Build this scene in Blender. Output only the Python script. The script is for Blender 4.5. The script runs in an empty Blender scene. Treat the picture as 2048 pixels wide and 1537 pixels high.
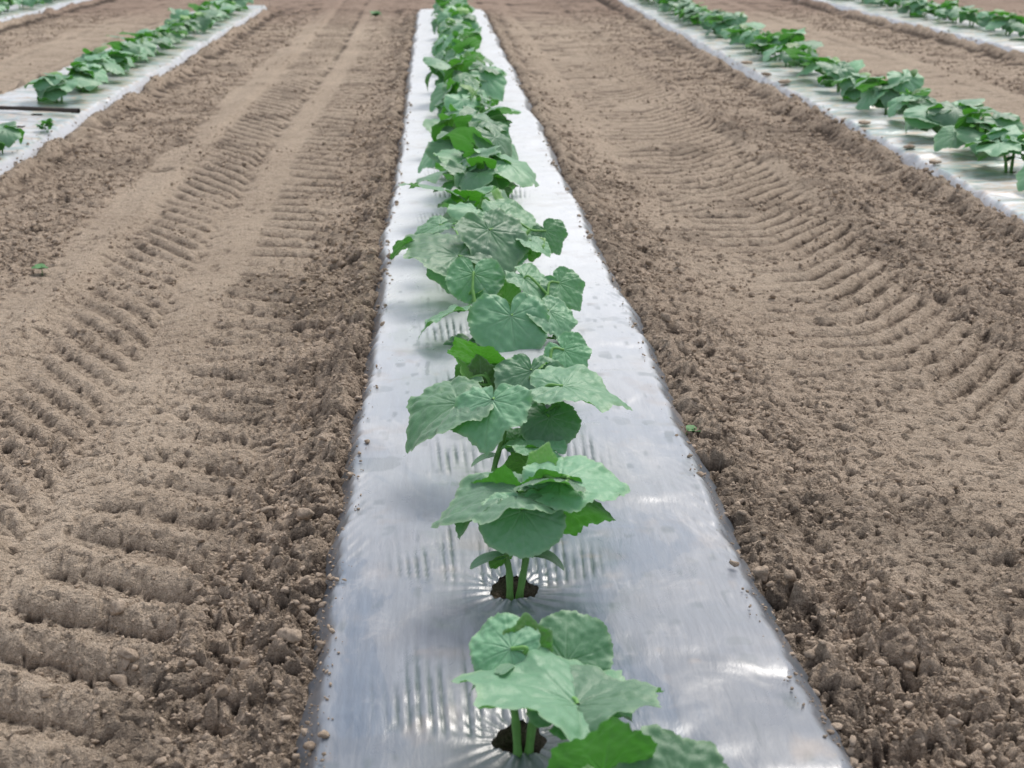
import bpy, math, random
import numpy as np
from mathutils import Vector, Matrix, Euler

random.seed(7); RNG = np.random.default_rng(7)
R = math.radians
scene = bpy.context.scene
COL = scene.collection

# ------------------------------------------------------------------ camera
F, CX, CY = 2844.0, 1024.0, 768.5
PITCH, YAW = R(18.53), R(2.98)
CAM = Vector((0, 0, 1.0))
cd = bpy.data.cameras.new('camera'); cam = bpy.data.objects.new('camera', cd); COL.objects.link(cam)
cd.lens = 50; cd.sensor_width = 36; cd.clip_end = 2000; cd.clip_start = .05
cam.location = CAM; cam.rotation_euler = (math.pi/2 - PITCH, 0, -YAW)
cd.dof.use_dof = True; cd.dof.focus_distance = 2.75; cd.dof.aperture_fstop = 7.5
scene.camera = cam
CR = cam.rotation_euler.to_matrix()

def at(px, py, Y):            # the point at depth Y (metres down the row) seen at this pixel
    d = CR @ Vector(((px-CX)/F, -(py-CY)/F, -1))
    return CAM + d*(Y/d.y)
def on_ground(px, py, z=0.0):
    d = CR @ Vector(((px-CX)/F, -(py-CY)/F, -1))
    return CAM + d*((z-1.0)/d.z)

# ------------------------------------------------------------------ numpy noise
_P = RNG.random(65536)
_Q = RNG.random(65536)
def _h(ix, iy, k=0):
    n = (ix.astype(np.int64)*73856093) ^ (iy.astype(np.int64)*19349663) ^ (k*83492791)
    n = (n ^ (n >> 13)) * 1274126177
    return ((n ^ (n >> 16)) & 65535)
def noise(x, y, s, k=0):      # smooth value noise, -1..1, feature size s
    x = x/s; y = y/s
    ix = np.floor(x); iy = np.floor(y); fx = x-ix; fy = y-iy
    ix = ix.astype(np.int64); iy = iy.astype(np.int64)
    u = fx*fx*fx*(fx*(fx*6-15)+10); v = fy*fy*fy*(fy*(fy*6-15)+10)
    a = _P[_h(ix, iy, k)]; b = _P[_h(ix+1, iy, k)]; c = _P[_h(ix, iy+1, k)]; d = _P[_h(ix+1, iy+1, k)]
    return ((a*(1-u)+b*u)*(1-v) + (c*(1-u)+d*u)*v)*2-1
def fbm(x, y, s, k=0, n=4, g=.5):
    t = 0; a = 1; tot = 0
    for i in range(n):
        t = t + a*noise(x+i*3.1, y-i*1.7, s, k+i*7); tot += a; a *= g; s *= .5
    return t/tot
def clods(x, y, s, k, dens=.7):   # union of lumpy domes, height in units of s
    x = x/s; y = y/s
    ix = np.floor(x).astype(np.int64); iy = np.floor(y).astype(np.int64)
    out = np.zeros_like(x)
    for dx in (-1, 0, 1):
        for dy in (-1, 0, 1):
            jx = ix+dx; jy = iy+dy; h = _h(jx, jy, k)
            px = jx+_P[h]; py = jy+_Q[h]; q = _P[_h(jx, jy, k+1)]; w = _Q[_h(jx, jy, k+2)]
            an = w*6.283; ca = np.cos(an); sa = np.sin(an)
            ex = (x-px)*ca+(y-py)*sa; ey = (-(x-px)*sa+(y-py)*ca)*(1.15+.7*q)
            r = .25+.5*q*q+.12
            hgt = np.where(_Q[_h(jx, jy, k+3)] < dens, np.sqrt(np.clip(r*r-ex*ex-ey*ey, 0, None))*(.6+.5*w), 0)
            out = np.maximum(out, hgt)
    return out
def sstep(a, b, x):
    t = np.clip((x-a)/(b-a), 0, 1); return t*t*(3-2*t)

# ------------------------------------------------------------------ rows
SP = .441
# name, foot_l, top_l, top_r, foot_r, plant line, start, end
BEDS = [
 dict(n='far_left', fl=-4.80, tl=-4.71, tr=-4.13, fr=-4.04, px=-4.33, y0=-.5, y1=19.0, seed=5),
 dict(n='left',     fl=-2.53, tl=-2.45, tr=-1.84, fr=-1.75, px=-2.05, y0=-.5, y1=16.0, seed=4),
 dict(n='centre',   fl=-.240, tl=-.158, tr=.476, fr=.582, px=.128, y0=-.5, y1=15.4, seed=1),
 dict(n='right',    fl=1.945, tl=2.03, tr=2.66, fr=2.76, px=2.30, y0=-.5, y1=19.0, seed=2, drift=.010),
 dict(n='far_right',fl=4.22, tl=4.32, tr=4.94, fr=5.04, px=4.68, y0=-.5, y1=21.0, seed=3, drift=.008),
]
h1 = on_ground(1040, 1460); h2 = on_ground(1027, 1162)
for b in BEDS:
    b['holes'] = []
    if b['n'] == 'centre':
        ys = [h1.y-SP, h1.y, h2.y] + [h2.y+SP*i for i in range(1, 30)]
        for i, y in enumerate(ys):
            x = {0: .16, 1: h1.x, 2: h2.x}.get(i, .128 + .03*math.sin(i*2.3))
            if i > 2: x += .012*(i-2)/10
            if y < b['y1']-.35: b['holes'].append((x, y, .033 if i == 1 else .037))
    else:
        y = .5 + .1*b['seed']
        while y < b['y1']-.3:
            b['holes'].append((b['px']+.02*math.sin(y*5+b['seed'])+b.get('drift', 0)*(y-5.5), y, .036)); y += SP

def bed_edges(b, Y):
    s = b['seed']*10
    w = .013*noise(Y, Y*0+s, .45, 3)+.004*noise(Y, Y*0+s, .11, 5)+.003*noise(Y, Y*0+s, .025, 7)
    w2 = .020*noise(Y, Y*0+s+5, .45, 4)+.006*noise(Y, Y*0+s+5, .14, 6)+.004*noise(Y, Y*0+s+5, .03, 8)
    dr = b.get('drift', 0)*(Y-5.5)
    return b['tl']+w+dr, b['tr']+w2+dr
def bed_z(b, X, Y):          # height of the plain bed surface (top = 0, sides fall away)
    tl, tr = bed_edges(b, Y)
    sl = .13/(b['tl']-b['fl']); sr = .13/(b['fr']-b['tr'])
    dl = np.clip(tl-X, 0, None); dr = np.clip(X-tr, 0, None)
    d = dl*sl + dr*sr
    z = -np.where(d < .015, d*d/.03, d-.0075)
    z = z - .006*((X-(tl+tr)/2)/.32)**2*(d <= 0) - .006*(d > 0)
    z = z + .004*noise(X, Y, .35, 11+b['seed'])
    e = np.clip(Y-(b['y1']-.10), 0, None); z = z - 1.1*e
    for hx, hy, hr in b['holes']:
        if hy > 9: break
        rr = np.hypot(X-hx, (Y-hy)*.85)
        z = z - .011*np.exp(-(rr/.09)**2)
    return z

# ------------------------------------------------------------------ soil height
PITS = [(on_ground(325, 345, -.08), .045, .04), (on_ground(1790, 1232, -.08), .03, .03), (on_ground(420, 1445, -.08), .05, .03),
        (on_ground(1320, 1000, -.08), .03, .025), (on_ground(1585, 900, -.08), .04, .02), (on_ground(1550, 770, -.08), .05, .018),
        (on_ground(640, 1320, -.08), .03, .03), (on_ground(410, 1110, -.08), .07, .025), (on_ground(470, 935, -.08), .08, .02)]
def roughness_mask(X, Y):
    m = np.full_like(X, .5)
    xb = X + .05*noise(X, Y, .5, 21)
    def band(c, w, v, soft=.10):
        nonlocal m
        t = 1-sstep(w, w+soft, np.abs(xb-c)); m = m*(1-t)+v*t
    band(-1.48, .22, .85); band(-1.17, .04, .10, .06); band(-.90, .16, .34); band(-.66, .10, .12, .06); band(-.45, .10, .42); band(-.27, .10, 1.0)
    band(.68, .12, .85); band(.95, .14, .5); band(1.2, .2, .34); band(1.72, .2, .95)
    band(3.15, .35, .12, .3); band(3.88, .3, .9); band(-2.95, .35, .12, .25); band(-3.6, .30, .8); band(5.4, .3, .8); band(-5.2, .3, .8)
    m = m*(1-.35*sstep(5, 9, Y)*(np.abs(X-.9) < .35))
    near = 1-sstep(1.9, 3.0, Y)
    m = m + near*.25*(X > .5) + near*.1*(X < -.2)
    m = m + .28*noise(X, Y, .28, 31)
    return np.clip(m, .05, 1.15)

def lugs(X, Y):
    out = np.zeros_like(X); cover = np.zeros_like(X)
    # left wheel track
    c = -.72+.02*np.sin(Y*.7); u = (X-c)/.34
    wob = .02*noise(X, Y, .22, 41)+.008*noise(X, Y, .06, 42)
    sL = 1.45*(X-(c-.1)); sR = .42*(X-c)
    left = sstep(-1.0, -.82, u)*(1-sstep(-.28, -.12, u)); nr = 1-sstep(1.7, 3.2, Y); right = sstep(.22-.42*nr, .36-.42*nr, u)*(1-sstep(.84-.1*nr, 1.05-.12*nr, u))
    pl = (Y+sL+wob)/.128; pr = (Y+sR+wob)/.142
    def prof(p):
        f = p-np.floor(p); return np.where(f < .68, np.sin(f/.68*np.pi)**.7, 0)-.45
    out += left*prof(pl)*(.016+.006*nr)+right*prof(pr)*(.018+.025*nr)
    out += -.012*(np.exp(-((u+.18)/.10)**2))
    cover = np.maximum(cover, np.maximum(left, right))
    out += -.010*(1-sstep(.9, 1.15, np.abs(u)))
    # right wheel track
    c = 1.13+.02*np.sin(Y*.6+1); dx = X-c
    s = -.10*dx - 1.5*np.clip(dx-.02, 0, None)**1.2
    pp = (Y+s+wob)/.118
    m = sstep(-.30, -.12, dx)*(1-sstep(.28, .36, dx))
    out += m*prof(pp)*.022*(.5+.5*sstep(-.05, .15, dx)+.4*noise(X, Y, .3, 45))
    out += -.022*(1-sstep(.28, .42, np.abs(dx-.03)))
    cover = np.maximum(cover, m)
    # faint track between the right-hand beds and the left-hand beds
    for cc in (3.2, -2.98):
        d2 = X-cc; m = 1-sstep(.2, .3, np.abs(d2)); out += m*prof((Y+.6*np.abs(d2)+wob)/.13)*.004 - .012*m
    out += .018*np.exp(-((X-1.50)/.05)**2) + .012*np.exp(-((X+1.12)/.05)**2)
    return out, cover

def soil(X, Y, sp, parts=False):
    """height of the soil sheet; sp = local mesh spacing (fine detail is faded where the mesh cannot carry it)"""
    rough = roughness_mask(X, Y)
    def fade(s): return np.clip(s/(2.2*sp)-1, 0, 1)
    wx = X+.012*noise(X, Y, .03, 51)+.004*noise(X, Y, .011, 53); wy = Y+.012*noise(X, Y, .03, 52)+.004*noise(X, Y, .011, 54)
    z = -.072 + .012*fbm(X, Y, .8, 61, 3)
    lz, cover = lugs(X, Y)
    lugz = (1-sstep(2.2, 3.2, Y))*sstep(-.82, -.74, X)*(1-sstep(-.50, -.40, X))
    rough = np.clip(rough*(1-.6*lugz), .05, 1.2)
    brk = np.maximum(.42+.58*sstep(-.55, .25, fbm(X, Y, .22, 47, 3)), lugz*.85)
    z = z + lz*brk*(1-.45*np.clip(rough-.5, 0, 1))
    c1 = clods(wx, wy, .085, 71, .45); c2 = clods(wx, wy, .042, 81, .6); c3 = clods(wx, wy, .021, 91, .75); c4 = clods(wx, wy, .0105, 101, .8)
    r2 = rough*rough
    z = z + r2*.020*c1*fade(.085) + r2*.015*c2*fade(.042) + (.12+r2*.6+.3*rough)*.0130*c3*fade(.021) + (.45+.65*rough)*.0070*c4*fade(.0105)
    # extra coarse relief so that distant soil keeps its clods
    z = z + r2*.022*np.clip(fbm(wx, wy, .10, 111, 3), -.3, 1)
    z = z + .0022*noise(wx, wy, .006, 121)*fade(.006)+.0035*(.3+rough)*noise(wx, wy, .016, 122)*fade(.016)
    # small dark voids between clods
    for cs, ca, ck in ((.040, .011, 141), (.020, .0075, 142), (.0105, .0045, 143)):
        v = np.abs(noise(wx, wy, cs, ck)+.15*noise(wx, wy, cs*.4, ck+9))
        z = z - ca*(.30+.75*rough)*np.clip(1-v/.20, 0, 1)*sstep(-.35, .25, noise(X, Y, cs*2.7, ck+20))*fade(cs)
    v = noise(wx, wy, .034, 131); z = z - (.3+.6*r2)*.017*sstep(.50, .80, v)*fade(.034)
    v = noise(wx, wy, .015, 132); z = z - (.6+.5*r2)*.011*sstep(.38, .75, v)*fade(.015)
    for p, r, dep in PITS:
        z = z - dep*np.exp(-((X-p.x)**2/(r*r)+(Y-p.y)**2/(r*r*.5)))
    z = z + .03*sstep(15.7, 16.6, Y)*(X < 1.9)*(X > -2.6)
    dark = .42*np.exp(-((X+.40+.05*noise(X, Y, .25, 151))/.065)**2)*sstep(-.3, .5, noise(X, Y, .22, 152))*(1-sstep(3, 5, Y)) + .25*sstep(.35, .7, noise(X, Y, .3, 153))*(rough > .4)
    for b in BEDS:
        bz = bed_z(b, X, Y)
        tl, tr = bed_edges(b, Y)
        ins = (X > tl-.12) & (X < tr+.12) & (Y < b['y1']+.1)
        core = np.minimum(bz-.013, bz*1.12-.013)
        bk = .032+.018*noise(X, Y, .16, 161+b['seed'])+.014*noise(X, Y, .06, 162)
        if b['n'] != 'centre': bk = bk+.016+.020*noise(X, Y, .30, 163)
        if b['n'] == 'centre': bk = bk*(sstep(1.5, 2.6, Y)*.75+.25)
        gap = np.minimum(np.abs(X-tl+.075), np.abs(X-tr-.085)); z = z + bk*np.exp(-(gap/.055)**2)*(Y < b['y1'])
        lim = np.where(ins, core, z)
        over = (X > tl+.0) & (X < tr-.0) & (Y < b['y1']-.08)
        z = np.where(over, core, np.where(ins, np.maximum(z, core) , z))
        # loose soil lapping onto the film side
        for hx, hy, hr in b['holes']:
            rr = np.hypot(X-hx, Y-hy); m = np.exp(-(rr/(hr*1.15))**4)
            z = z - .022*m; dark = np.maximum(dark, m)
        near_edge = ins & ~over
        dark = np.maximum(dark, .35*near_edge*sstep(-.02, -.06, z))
    if parts: return z, rough, cover, dark
    return z

def grid_mesh(name, V, nr, nc, keep=None):
    idx = np.arange(nr*nc).reshape(nr, nc)
    q = np.stack([idx[:-1, :-1], idx[:-1, 1:], idx[1:, 1:], idx[1:, :-1]], -1).reshape(-1, 4)
    if keep is not None: q = q[keep(q)]
    return raw_mesh(name, V, q)
def raw_mesh(name, V, q, smooth=True):
    me = bpy.data.meshes.new(name); V = np.asarray(V, np.float32); q = np.asarray(q, np.int32)
    k = q.shape[1]
    me.vertices.add(len(V)); me.vertices.foreach_set('co', V.ravel())
    me.loops.add(q.size); me.loops.foreach_set('vertex_index', q.ravel())
    me.polygons.add(len(q)); me.polygons.foreach_set('loop_start', np.arange(0, q.size, k, dtype=np.int32))
    if smooth: me.polygons.foreach_set('use_smooth', np.ones(len(q), bool))
    me.update(calc_edges=True); me.validate()
    return me
def attr(me, name, a):
    at_ = me.attributes.new(name, 'FLOAT', 'POINT'); at_.data.foreach_set('value', np.asarray(a, np.float32).ravel())
def obj(name, me, mat=None, parent=None):
    o = bpy.data.objects.new(name, me); COL.objects.link(o)
    if mat: me.materials.clear(); me.materials.append(mat)
    if parent: o.parent = parent
    return o
def tag(o, label=None, cat=None, group=None, kind=None):
    for k, v in (('label', label), ('category', cat), ('group', group), ('kind', kind)):
        if v: o[k] = v

# ------------------------------------------------------------------ materials
def newmat(name):
    m = bpy.data.materials.new(name); m.use_nodes = True; nt = m.node_tree
    return m, nt, nt.nodes, nt.links, nt.nodes['Principled BSDF']
def N(nodes, t, **kw):
    n = nodes.new(t)
    for k, v in kw.items():
        if k in n.inputs: n.inputs[k].default_value = v
        else: setattr(n, k, v)
    return n
def math_(nodes, links, op, a, b=None, clamp=False):
    n = nodes.new('ShaderNodeMath'); n.operation = op; n.use_clamp = clamp
    for i, v in enumerate((a, b)):
        if v is None: continue
        if isinstance(v, (int, float)): n.inputs[i].default_value = v
        else: links.new(v, n.inputs[i])
    return n.outputs[0]
def mix(nodes, links, f, a, b, bt='MIX'):
    n = nodes.new('ShaderNodeMix'); n.data_type = 'RGBA'; n.blend_type = bt
    for i, v in ((0, f), (6, a), (7, b)):
        if isinstance(v, (int, float)): n.inputs[i].default_value = v
        elif isinstance(v, tuple): n.inputs[i].default_value = (*v, 1)
        else: links.new(v, n.inputs[i])
    return n.outputs[2]
def ramp(nodes, links, src, stops):
    n = nodes.new('ShaderNodeValToRGB'); e = n.color_ramp.elements
    while len(e) > 1: e.remove(e[0])
    e[0].position = stops[0][0]; c = stops[0][1]; e[0].color = (*c, 1) if isinstance(c, tuple) else (c, c, c, 1)
    for p, c in stops[1:]:
        x = e.new(p); x.color = (*c, 1) if isinstance(c, tuple) else (c, c, c, 1)
    links.new(src, n.inputs[0]); return n.outputs[0]
def attrn(nodes, name):
    n = nodes.new('ShaderNodeAttribute'); n.attribute_name = name; return n.outputs['Fac']

def soil_material():
    m, nt, nd, lk, bs = newmat('dry_crumbly_soil')
    tc = nd.new('ShaderNodeTexCoord').outputs['Object']
    n1 = N(nd, 'ShaderNodeTexNoise', Scale=2.2, Detail=5.0); lk.new(tc, n1.inputs['Vector'])
    n2 = N(nd, 'ShaderNodeTexNoise', Scale=45.0, Detail=6.0, Roughness=.65); lk.new(tc, n2.inputs['Vector'])
    n3 = N(nd, 'ShaderNodeTexNoise', Scale=420.0, Detail=3.0, Roughness=.7); lk.new(tc, n3.inputs['Vector'])
    rg = attrn(nd, 'rough'); dk = attrn(nd, 'dark'); hd = attrn(nd, 'head'); cv = attrn(nd, 'cavity')
    pale = (.69, .565, .44); mid = (.62, .495, .385); deep = (.37, .285, .215)
    c = mix(nd, lk, math_(nd, lk, 'MULTIPLY', rg, .8, True), pale, mid)
    f = ramp(nd, lk, n1.outputs['Fac'], [(.35, 0), (.7, 1)])
    c = mix(nd, lk, math_(nd, lk, 'MULTIPLY', f, .35), c, deep)
    f = ramp(nd, lk, n2.outputs['Fac'], [(.32, 1), (.55, 0)])
    c = mix(nd, lk, math_(nd, lk, 'MULTIPLY', f, .45), c, deep)
    f = ramp(nd, lk, n2.outputs['Fac'], [(.55, 0), (.75, 1)])
    c = mix(nd, lk, math_(nd, lk, 'MULTIPLY', f, .45), c, (.74, .63, .52))
    c = mix(nd, lk, math_(nd, lk, 'MULTIPLY', hd, .6), c, (.36, .25, .20))
    c = mix(nd, lk, cv, c, (.060, .044, .036))  # shade in the hollows painted into the soil colour
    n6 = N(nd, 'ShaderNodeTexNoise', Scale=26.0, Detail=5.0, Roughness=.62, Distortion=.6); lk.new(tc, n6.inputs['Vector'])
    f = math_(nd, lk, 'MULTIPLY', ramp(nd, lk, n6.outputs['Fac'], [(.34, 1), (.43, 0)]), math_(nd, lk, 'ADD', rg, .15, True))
    c = mix(nd, lk, math_(nd, lk, 'MULTIPLY', f, .75), c, (.13, .098, .078))  # dark speckle painted into the albedo, standing in for small shaded pits
    f = ramp(nd, lk, n3.outputs['Fac'], [(.30, .58), (.72, 1.30)])
    c = mix(nd, lk, 1.0, c, f, 'MULTIPLY')
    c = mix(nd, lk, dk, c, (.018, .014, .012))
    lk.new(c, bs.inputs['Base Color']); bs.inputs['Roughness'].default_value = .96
    bs.inputs['Specular IOR Level'].default_value = .15
    b1 = N(nd, 'ShaderNodeBump', Strength=.65, Distance=.004); lk.new(n3.outputs['Fac'], b1.inputs['Height'])
    n4 = N(nd, 'ShaderNodeTexNoise', Scale=130.0, Detail=4.0, Roughness=.6); lk.new(tc, n4.inputs['Vector'])
    b2 = N(nd, 'ShaderNodeBump', Strength=1.0, Distance=.018); lk.new(n4.outputs['Fac'], b2.inputs['Height']); lk.new(b1.outputs[0], b2.inputs['Normal'])
    b3 = N(nd, 'ShaderNodeBump', Strength=.6, Distance=.035); lk.new(n6.outputs['Fac'], b3.inputs['Height']); lk.new(b2.outputs[0], b3.inputs['Normal'])
    lk.new(b3.outputs[0], bs.inputs['Normal'])
    return m
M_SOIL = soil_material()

def clod_material():
    m, nt, nd, lk, bs = newmat('loose_clod_soil')
    tc = nd.new('ShaderNodeTexCoord').outputs['Object']
    t = attrn(nd, 'tone')
    n2 = N(nd, 'ShaderNodeTexNoise', Scale=160.0, Detail=5.0, Roughness=.7); lk.new(tc, n2.inputs['Vector'])
    c = mix(nd, lk, t, (.38, .30, .23), (.54, .435, .34))
    f = ramp(nd, lk, n2.outputs['Fac'], [(.3, .6), (.7, 1.2)])
    c = mix(nd, lk, 1.0, c, f, 'MULTIPLY')
    lk.new(c, bs.inputs['Base Color']); bs.inputs['Roughness'].default_value = .95; bs.inputs['Specular IOR Level'].default_value = .15
    b = N(nd, 'ShaderNodeBump', Strength=.8, Distance=.005); lk.new(n2.outputs['Fac'], b.inputs['Height']); lk.new(b.outputs[0], bs.inputs['Normal'])
    return m
M_CLOD = clod_material()

def film_material(name, side):
    m, nt, nd, lk, bs = newmat(name)
    tc = nd.new('ShaderNodeTexCoord').outputs['Object']
    mp = N(nd, 'ShaderNodeMapping'); lk.new(tc, mp.inputs['Vector'])
    mp.inputs['Scale'].default_value = (1.0, .55, 1) if not side else (1.0, 2.6, 1)
    if side: mp.inputs['Rotation'].default_value = (0, 0, R(-16))
    n1 = N(nd, 'ShaderNodeTexNoise', Scale=3.2 if not side else 3.0, Detail=6.0, Roughness=.55, Distortion=.5); lk.new(mp.outputs[0], n1.inputs['Vector'])
    n2 = N(nd, 'ShaderNodeTexNoise', Scale=9.0, Detail=7.0, Roughness=.7, Distortion=.8); lk.new(mp.outputs[0], n2.inputs['Vector'])
    sx = nd.new('ShaderNodeSeparateXYZ'); lk.new(tc, sx.inputs[0])
    tch = attrn(nd, 'touch'); sd = attrn(nd, 'side'); dst = attrn(nd, 'dust')
    if side:
        c = mix(nd, lk, ramp(nd, lk, n1.outputs['Fac'], [(.42, 0), (.54, 1)]), (.33, .45, .44), (.70, .73, .75))
        c = mix(nd, lk, math_(nd, lk, 'MULTIPLY', ramp(nd, lk, n2.outputs['Fac'], [(.49, 0), (.58, 1)]), .9), c, (.62, .50, .40))
    else:
        c = mix(nd, lk, ramp(nd, lk, n1.outputs['Fac'], [(.42, 0), (.475, .35), (.485, .75), (.56, 1)]), (.135, .175, .235), (.245, .265, .30))
        c = mix(nd, lk, math_(nd, lk, 'MULTIPLY', ramp(nd, lk, n2.outputs['Fac'], [(.55, 0), (.68, 1)]), .4), c, (.50, .49, .50))
        n5 = N(nd, 'ShaderNodeTexNoise', Scale=1.0, Detail=5.0, Roughness=.7); mp5 = N(nd, 'ShaderNodeMapping'); mp5.inputs['Scale'].default_value = (110, 7, 1); lk.new(tc, mp5.inputs['Vector']); lk.new(mp5.outputs[0], n5.inputs['Vector'])
        c = mix(nd, lk, 1.0, c, ramp(nd, lk, n5.outputs['Fac'], [(.3, .84), (.7, 1.14)]), 'MULTIPLY')
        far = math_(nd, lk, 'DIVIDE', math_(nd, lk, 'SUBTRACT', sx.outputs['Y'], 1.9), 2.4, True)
        c = mix(nd, lk, math_(nd, lk, 'MULTIPLY', far, .85), c, (.86, .88, .90))  # sky reflection at grazing view painted in: base colour whitens down the row
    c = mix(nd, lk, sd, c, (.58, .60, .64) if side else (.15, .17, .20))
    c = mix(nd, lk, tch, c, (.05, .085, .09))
    c = mix(nd, lk, dst, c, (.36, .28, .22))
    lk.new(c, bs.inputs['Base Color'])
    r = ramp(nd, lk, n2.outputs['Fac'], [(.35, .26), (.7, .44)]); lk.new(r, bs.inputs['Roughness'])
    bs.inputs['IOR'].default_value = 1.5; bs.inputs['Specular IOR Level'].default_value = .6
    bs.inputs['Coat Weight'].default_value = .6; bs.inputs['Coat Roughness'].default_value = .22
    mp2 = N(nd, 'ShaderNodeMapping'); lk.new(tc, mp2.inputs['Vector']); mp2.inputs['Scale'].default_value = (1, .22, 1) if not side else (.5, 1, 1)
    n3 = N(nd, 'ShaderNodeTexNoise', Scale=55.0, Detail=4.0, Roughness=.6, Distortion=.4); lk.new(mp2.outputs[0], n3.inputs['Vector'])
    n4 = N(nd, 'ShaderNodeTexNoise', Scale=7.0, Detail=2.0, Roughness=.4, Distortion=.7); lk.new(tc, n4.inputs['Vector'])
    b1 = N(nd, 'ShaderNodeBump', Strength=.35, Distance=.004); lk.new(n3.outputs['Fac'], b1.inputs['Height'])
    b2 = N(nd, 'ShaderNodeBump', Strength=.4, Distance=.018 if not side else .03); lk.new(n4.outputs['Fac'], b2.inputs['Height']); lk.new(b1.outputs[0], b2.inputs['Normal'])
    lk.new(b2.outputs[0], bs.inputs['Normal']); lk.new(b2.outputs[0], bs.inputs['Coat Normal'])
    return m
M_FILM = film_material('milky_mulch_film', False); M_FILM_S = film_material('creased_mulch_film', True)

def leaf_material(name, top, under, sheen):
    m, nt, nd, lk, bs = newmat(name)
    oi = nd.new('ShaderNodeObjectInfo'); geo = nd.new('ShaderNodeNewGeometry')
    tc = nd.new('ShaderNodeTexCoord').outputs['Object']
    n1 = N(nd, 'ShaderNodeTexNoise', Scale=60.0, Detail=4.0); lk.new(tc, n1.inputs['Vector'])
    v = attrn(nd, 'vein'); ed = attrn(nd, 'edge'); tn = attrn(nd, 'tone')
    rnd = math_(nd, lk, 'FRACT', math_(nd, lk, 'ADD', oi.outputs['Random'], tn))
    c1 = mix(nd, lk, rnd, tuple(x*.45 for x in top), tuple(min(1, x*1.38) for x in top))
    c1 = mix(nd, lk, math_(nd, lk, 'MULTIPLY', n1.outputs['Fac'], .45), c1, tuple(x*.55 for x in top))
    c1 = mix(nd, lk, math_(nd, lk, 'MULTIPLY', v, .22), c1, (.48, .68, .48))
    c1 = mix(nd, lk, math_(nd, lk, 'MULTIPLY', ed, .45), c1, (.42, .62, .36))
    c2 = mix(nd, lk, math_(nd, lk, 'MULTIPLY', v, .5), under, tuple(min(1, x*2.3+.03) for x in under))
    c2 = mix(nd, lk, math_(nd, lk, 'MULTIPLY', n1.outputs['Fac'], .4), c2, tuple(x*.6 for x in under))
    c = mix(nd, lk, geo.outputs['Backfacing'], c1, c2)
    lk.new(c, bs.inputs['Base Color']); bs.inputs['Roughness'].default_value = .42
    bs.inputs['Specular IOR Level'].default_value = .6
    bs.inputs['Sheen Weight'].default_value = sheen; bs.inputs['Sheen Roughness'].default_value = .6
    b = N(nd, 'ShaderNodeBump', Strength=.35, Distance=.002); lk.new(n1.outputs['Fac'], b.inputs['Height']); lk.new(b.outputs[0], bs.inputs['Normal'])
    tr = nd.new('ShaderNodeBsdfTranslucent'); tr.inputs['Color'].default_value = (.10, .42, .03, 1)
    mx = nd.new('ShaderNodeMixShader'); mx.inputs[0].default_value = .26
    out = nd['Material Output']; lk.new(bs.outputs[0], mx.inputs[1]); lk.new(tr.outputs[0], mx.inputs[2]); lk.new(mx.outputs[0], out.inputs[0])
    return m
M_LEAF = leaf_material('cucumber_leaf_skin', (.185, .435, .245), (.045, .21, .018), .30)
M_YOUNG = leaf_material('young_leaf_skin', (.22, .46, .11), (.12, .36, .035), .1)
def plain(name, col, rough=.6, scale=80, var=.3, spec=.4):
    m, nt, nd, lk, bs = newmat(name)
    tc = nd.new('ShaderNodeTexCoord').outputs['Object']
    n1 = N(nd, 'ShaderNodeTexNoise', Scale=scale, Detail=4.0); lk.new(tc, n1.inputs['Vector'])
    c = mix(nd, lk, n1.outputs['Fac'], tuple(x*(1-var) for x in col), tuple(min(1, x*(1+var)) for x in col))
    lk.new(c, bs.inputs['Base Color']); bs.inputs['Roughness'].default_value = rough; bs.inputs['Specular IOR Level'].default_value = spec
    return m
M_STEM = plain('hairy_green_stem', (.17, .38, .10), .55)
M_PIPE = plain('black_irrigation_pipe', (.055, .042, .036), .7, 30)
M_FLAG = plain('orange_flag', (.75, .20, .05), .6, 20)
M_WIRE = plain('flag_wire', (.25, .25, .25), .4, 20)
M_WEED = plain('weed_leaf', (.08, .22, .07), .6)

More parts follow.
